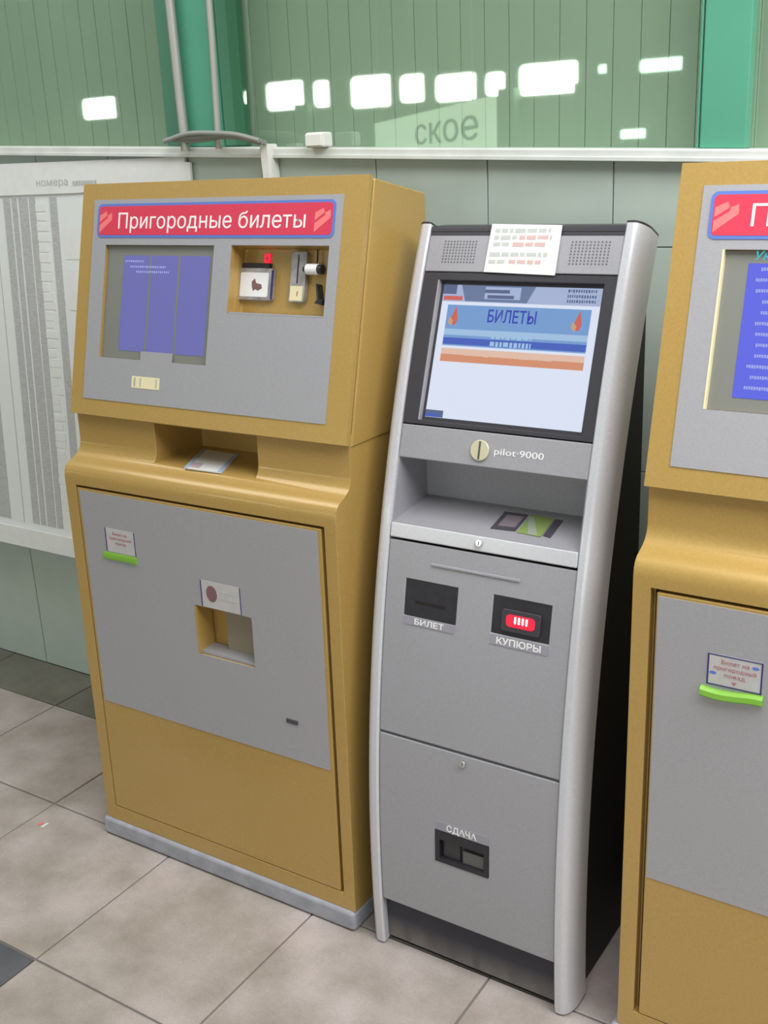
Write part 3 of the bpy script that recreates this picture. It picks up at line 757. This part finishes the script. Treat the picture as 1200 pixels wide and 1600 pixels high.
# upper door
c1 = lambda: kbox(-.160, -.039, .839, .914, -.012, .03, 2)
c2 = lambda: kbox(.040, .163, .841, .915, -.012, .03, 2)
ud = mk('upper_door', kbox(-KW+e, KW-e, z6_+.003, z5_-.0035, -.014, 0), KPANEL, kt, bevel=.002, cuts=[c1(), c2()])
mk('ridge', kbox(-.104, .094, .9475, .9535, 0, .0035, 2), KPANEL, ud, bevel=.0025)
tf = mk('ticket_slot', kbox(-.1598, -.0392, .8392, .9138, -.0118, -.002, 2), BLACK, kt)
mk('slot_mouth', kbox(-.135, -.066, .866, .872, -.002, -.0012, 1), GAP, tf)
cfp = mk('banknote_slot', kbox(.0402, .1628, .8412, .9148, -.0118, -.002, 2), BLACK, kt)
f1 = kfr(.874)
mk('slot_nose', prism(f1, rrect(.062, .145, -.02, .024, .006), -.004, .004), BEZEL, cfp, bevel=.002)
ra = mk('red_light', prism(f1, rrect(.073, .134, -.011, .0135, .008), .004, .0052), REDLED, cfp)
for uu in (.0905, .0985, .1065, .1145):
    mk('arrow_light', prism(f1, rrect(uu, uu+.0042, -.008, .006, .0015, 2), .0052, .0058), REDLEDW, ra)
def caption(u0, u1, z0, z1, tx, wd, par, cu):
    c = mk('caption_plate', kbox(u0, u1, z0, z1, 0, .0012, 1), mat('caption_grey', (.30, .29, .33), .45) if 'caption_grey' not in MATS else MATS['caption_grey'], par)
    f_ = kfr((z0+z1)/2)
    mk('lettering', text_bm(tx, f_, cu, (z1-z0)*.33, (z1-z0)*.70, wd, n=.0012, align='CENTER', thick=.0005, bold=.025), WHITE, c)
caption(-.160, -.040, .822, .8385, 'БИЛЕТ', .068, ud, -.098)
caption(.041, .163, .8195, .8385, 'КУПЮРЫ', .094, ud, .1015)
# lower door
c3 = lambda: kbox(-.067, .0585, .318, .392, -.02, .03, 2)
ld = mk('lower_door', kbox(-KW+e, KW-e, z7_+.002, z6_-.003, -.014, 0), KPANEL, kt, bevel=.002, cuts=[c3()])
mk('door_seam', kbox(-KW+e, KW-e, z6_-.004, z6_+.004, -.014, -.006, 1), mat('seam_grey', (.16, .16, .17), .6), kt)
caption(-.062, .058, .3935, .4135, 'СДАЧА', .070, ld, -.004)
ct = mk('change_tray', kbox(-.0668, .0583, .3182, .3918, -.0198, -.014, 2), mat('tray_dark', (.06, .06, .062), .45), kt)
for a, b, c, d in ((-.0668, -.056, .3182, .3918), (.048, .0583, .3182, .3918), (-.056, .048, .3182, .328), (-.056, .048, .372, .3918)):
    mk('tray_frame', kbox(a, b, c, d, -.014, .0015, 1), BLACK, ct)
mk('tray_flap', kbox(-.050, -.012, .329, .371, -.014, -.008, 1), BEZEL, ct)
mk('tray_flap', kbox(-.004, .044, .329, .358, -.014, -.006, 1), mat('tray_grey', (.12, .12, .12), .45), ct)
lk = mk('lock', prism(kfr(.561), disc(-.002, 0, .007, 18), 0, .009), CHROME, kt, bevel=.0015)
mk('key_slot', box(kfr(.561), -.003, -.001, -.004, .004, .009, .0094), INKD, lk)
mk('kick_panel', kbox(-KW+e, KW-e, .060, z7_-.001, -.03, -.014), KICK, kt)
mk('base_frame', box(XYZ, -.205, .205, -.525, -.2, .047, .075), SIDE, kt)

NG = mat('notice_ink_grey', (.50, .52, .49), .7); NR = mat('notice_ink_red', (.62, .42, .40), .7)
# notice taped over the top of the kiosk
def kworld(v): return kt.matrix_basis @ v
t = thing('paper_notice', 'white paper notice with grey and red print taped to the kiosk top', 'notice', (.484, -.26, 1.50), -.0064)
pf = kfr(1.55); pf.o -= Vector((0, -.26, 1.50))
pn = mk('notice_sheet', prism(pf, [(-.070, -.050), (.079, -.047), (.081, .050), (-.071, .046)], .0022, .0030), PAPER, t)
rg = random.Random(4)
rows = [(-.040, [(-.06, .058, NG)]), (-.0265, [(-.06, -.012, NG), (-.006, .062, NR)]), (-.013, [(-.06, -.026, NG), (-.018, .050, NR)]), (.007, [(-.064, .058, NG)]), (.0215, [(-.064, -.030, NG), (-.02, .052, NR)])]
for v, segs_ in rows:
    for a, b, m_ in segs_: mk('print_row', scribble(pf, a, b, v, .0085, .0030, .0034, rg, wmin=.006, wmax=.024, gap=.004), m_, pn)
# leaflets lying on the kiosk shelf
ang = math.atan2(ZS1-ZS0, DS0-DS1)
def on_shelf(u, d): 
    return Vector((u, -d, ZS0 + (DS0-d)*(ZS1-ZS0)/(DS0-DS1)))
def shelf_sheet(name, quad, m, label, lift, extra=()):
    c = on_shelf(sum(q[0] for q in quad)/4, sum(q[1] for q in quad)/4)
    t = thing(name, label, 'leaflet', tuple(Matrix.Rotation(-.0064, 4, 'Z') @ c + Vector((.484, 0, 0))), -.0064, 'leaflets on the kiosk shelf')
    up = Vector((0, -math.sin(ang), math.cos(ang)))
    def sh(qd, z0, z1):
        bm = bmesh.new(); k = len(qd)
        P = [on_shelf(*q)-c+up*z0 for q in qd]+[on_shelf(*q)-c+up*z1 for q in qd]
        add_faces(bm, P, [tuple(range(k)), tuple(range(2*k-1, k-1, -1))]+[(i, (i+1) % k, k+(i+1) % k, k+i) for i in range(k)]); return bm
    mk('sheet', sh(quad, lift, lift+.0012), m, t)
    for nm, qd, mm in extra: mk(nm, sh(qd, lift+.0012, lift+.0016), mm, t)
    return t

shelf_sheet('leaflet', [(.003, .416), (-.004, .339), (.048, .338), (.055, .412)], DARKP, 'dark square leaflet leftmost on the kiosk shelf', .0004,
            [('leaflet_print', [(.012, .402), (.008, .352), (.044, .350), (.048, .398)], mat('leaflet_mauve', s2l((128, 116, 122)), .6))])
shelf_sheet('leaflet', [(.060, .416), (.052, .334), (.105, .339), (.112, .419)], GREENP, 'green leaflet with a pale stripe on the kiosk shelf', .0004,
            [('leaflet_print', [(.084, .417), (.052, .345), (.064, .345), (.104, .417)], GREYP)])
shelf_sheet('leaflet', [(.1145, .413), (.1075, .340), (.124, .340), (.131, .416)], DARKP, 'narrow dark strip rightmost on the kiosk shelf', .0004)

# everything on the machines above was measured 47 mm high: set it down on the floor
FZ = Matrix.Translation((0, 0, -.047))
def set_down(o):
    for c in o.children:
        if c.type == 'MESH': c.data.transform(FZ)
        set_down(c)
for o in list(scn.objects):
    if o.name.startswith(('ticket_machine', 'payment_kiosk')): set_down(o)
    elif o.name.startswith(('ticket_card', 'paper_notice', 'leaflet')) and o.parent is None: o.location.z -= .047

# litter
t = thing('paper_scrap', 'tiny white and pink paper scrap on the floor left of the gold machine', 'litter', (-.78, -.615, .0005))
mk('scrap', prism(XYZ, [(-.004, -.012), (.004, -.01), (.003, .012), (-.004, .010)], 0, .0012), PAPER, t)
mk('scrap_pink', prism(XYZ, [(-.022, -.008), (-.012, -.008), (-.012, .006), (-.02, .006)], 0, .001), PINK, t)
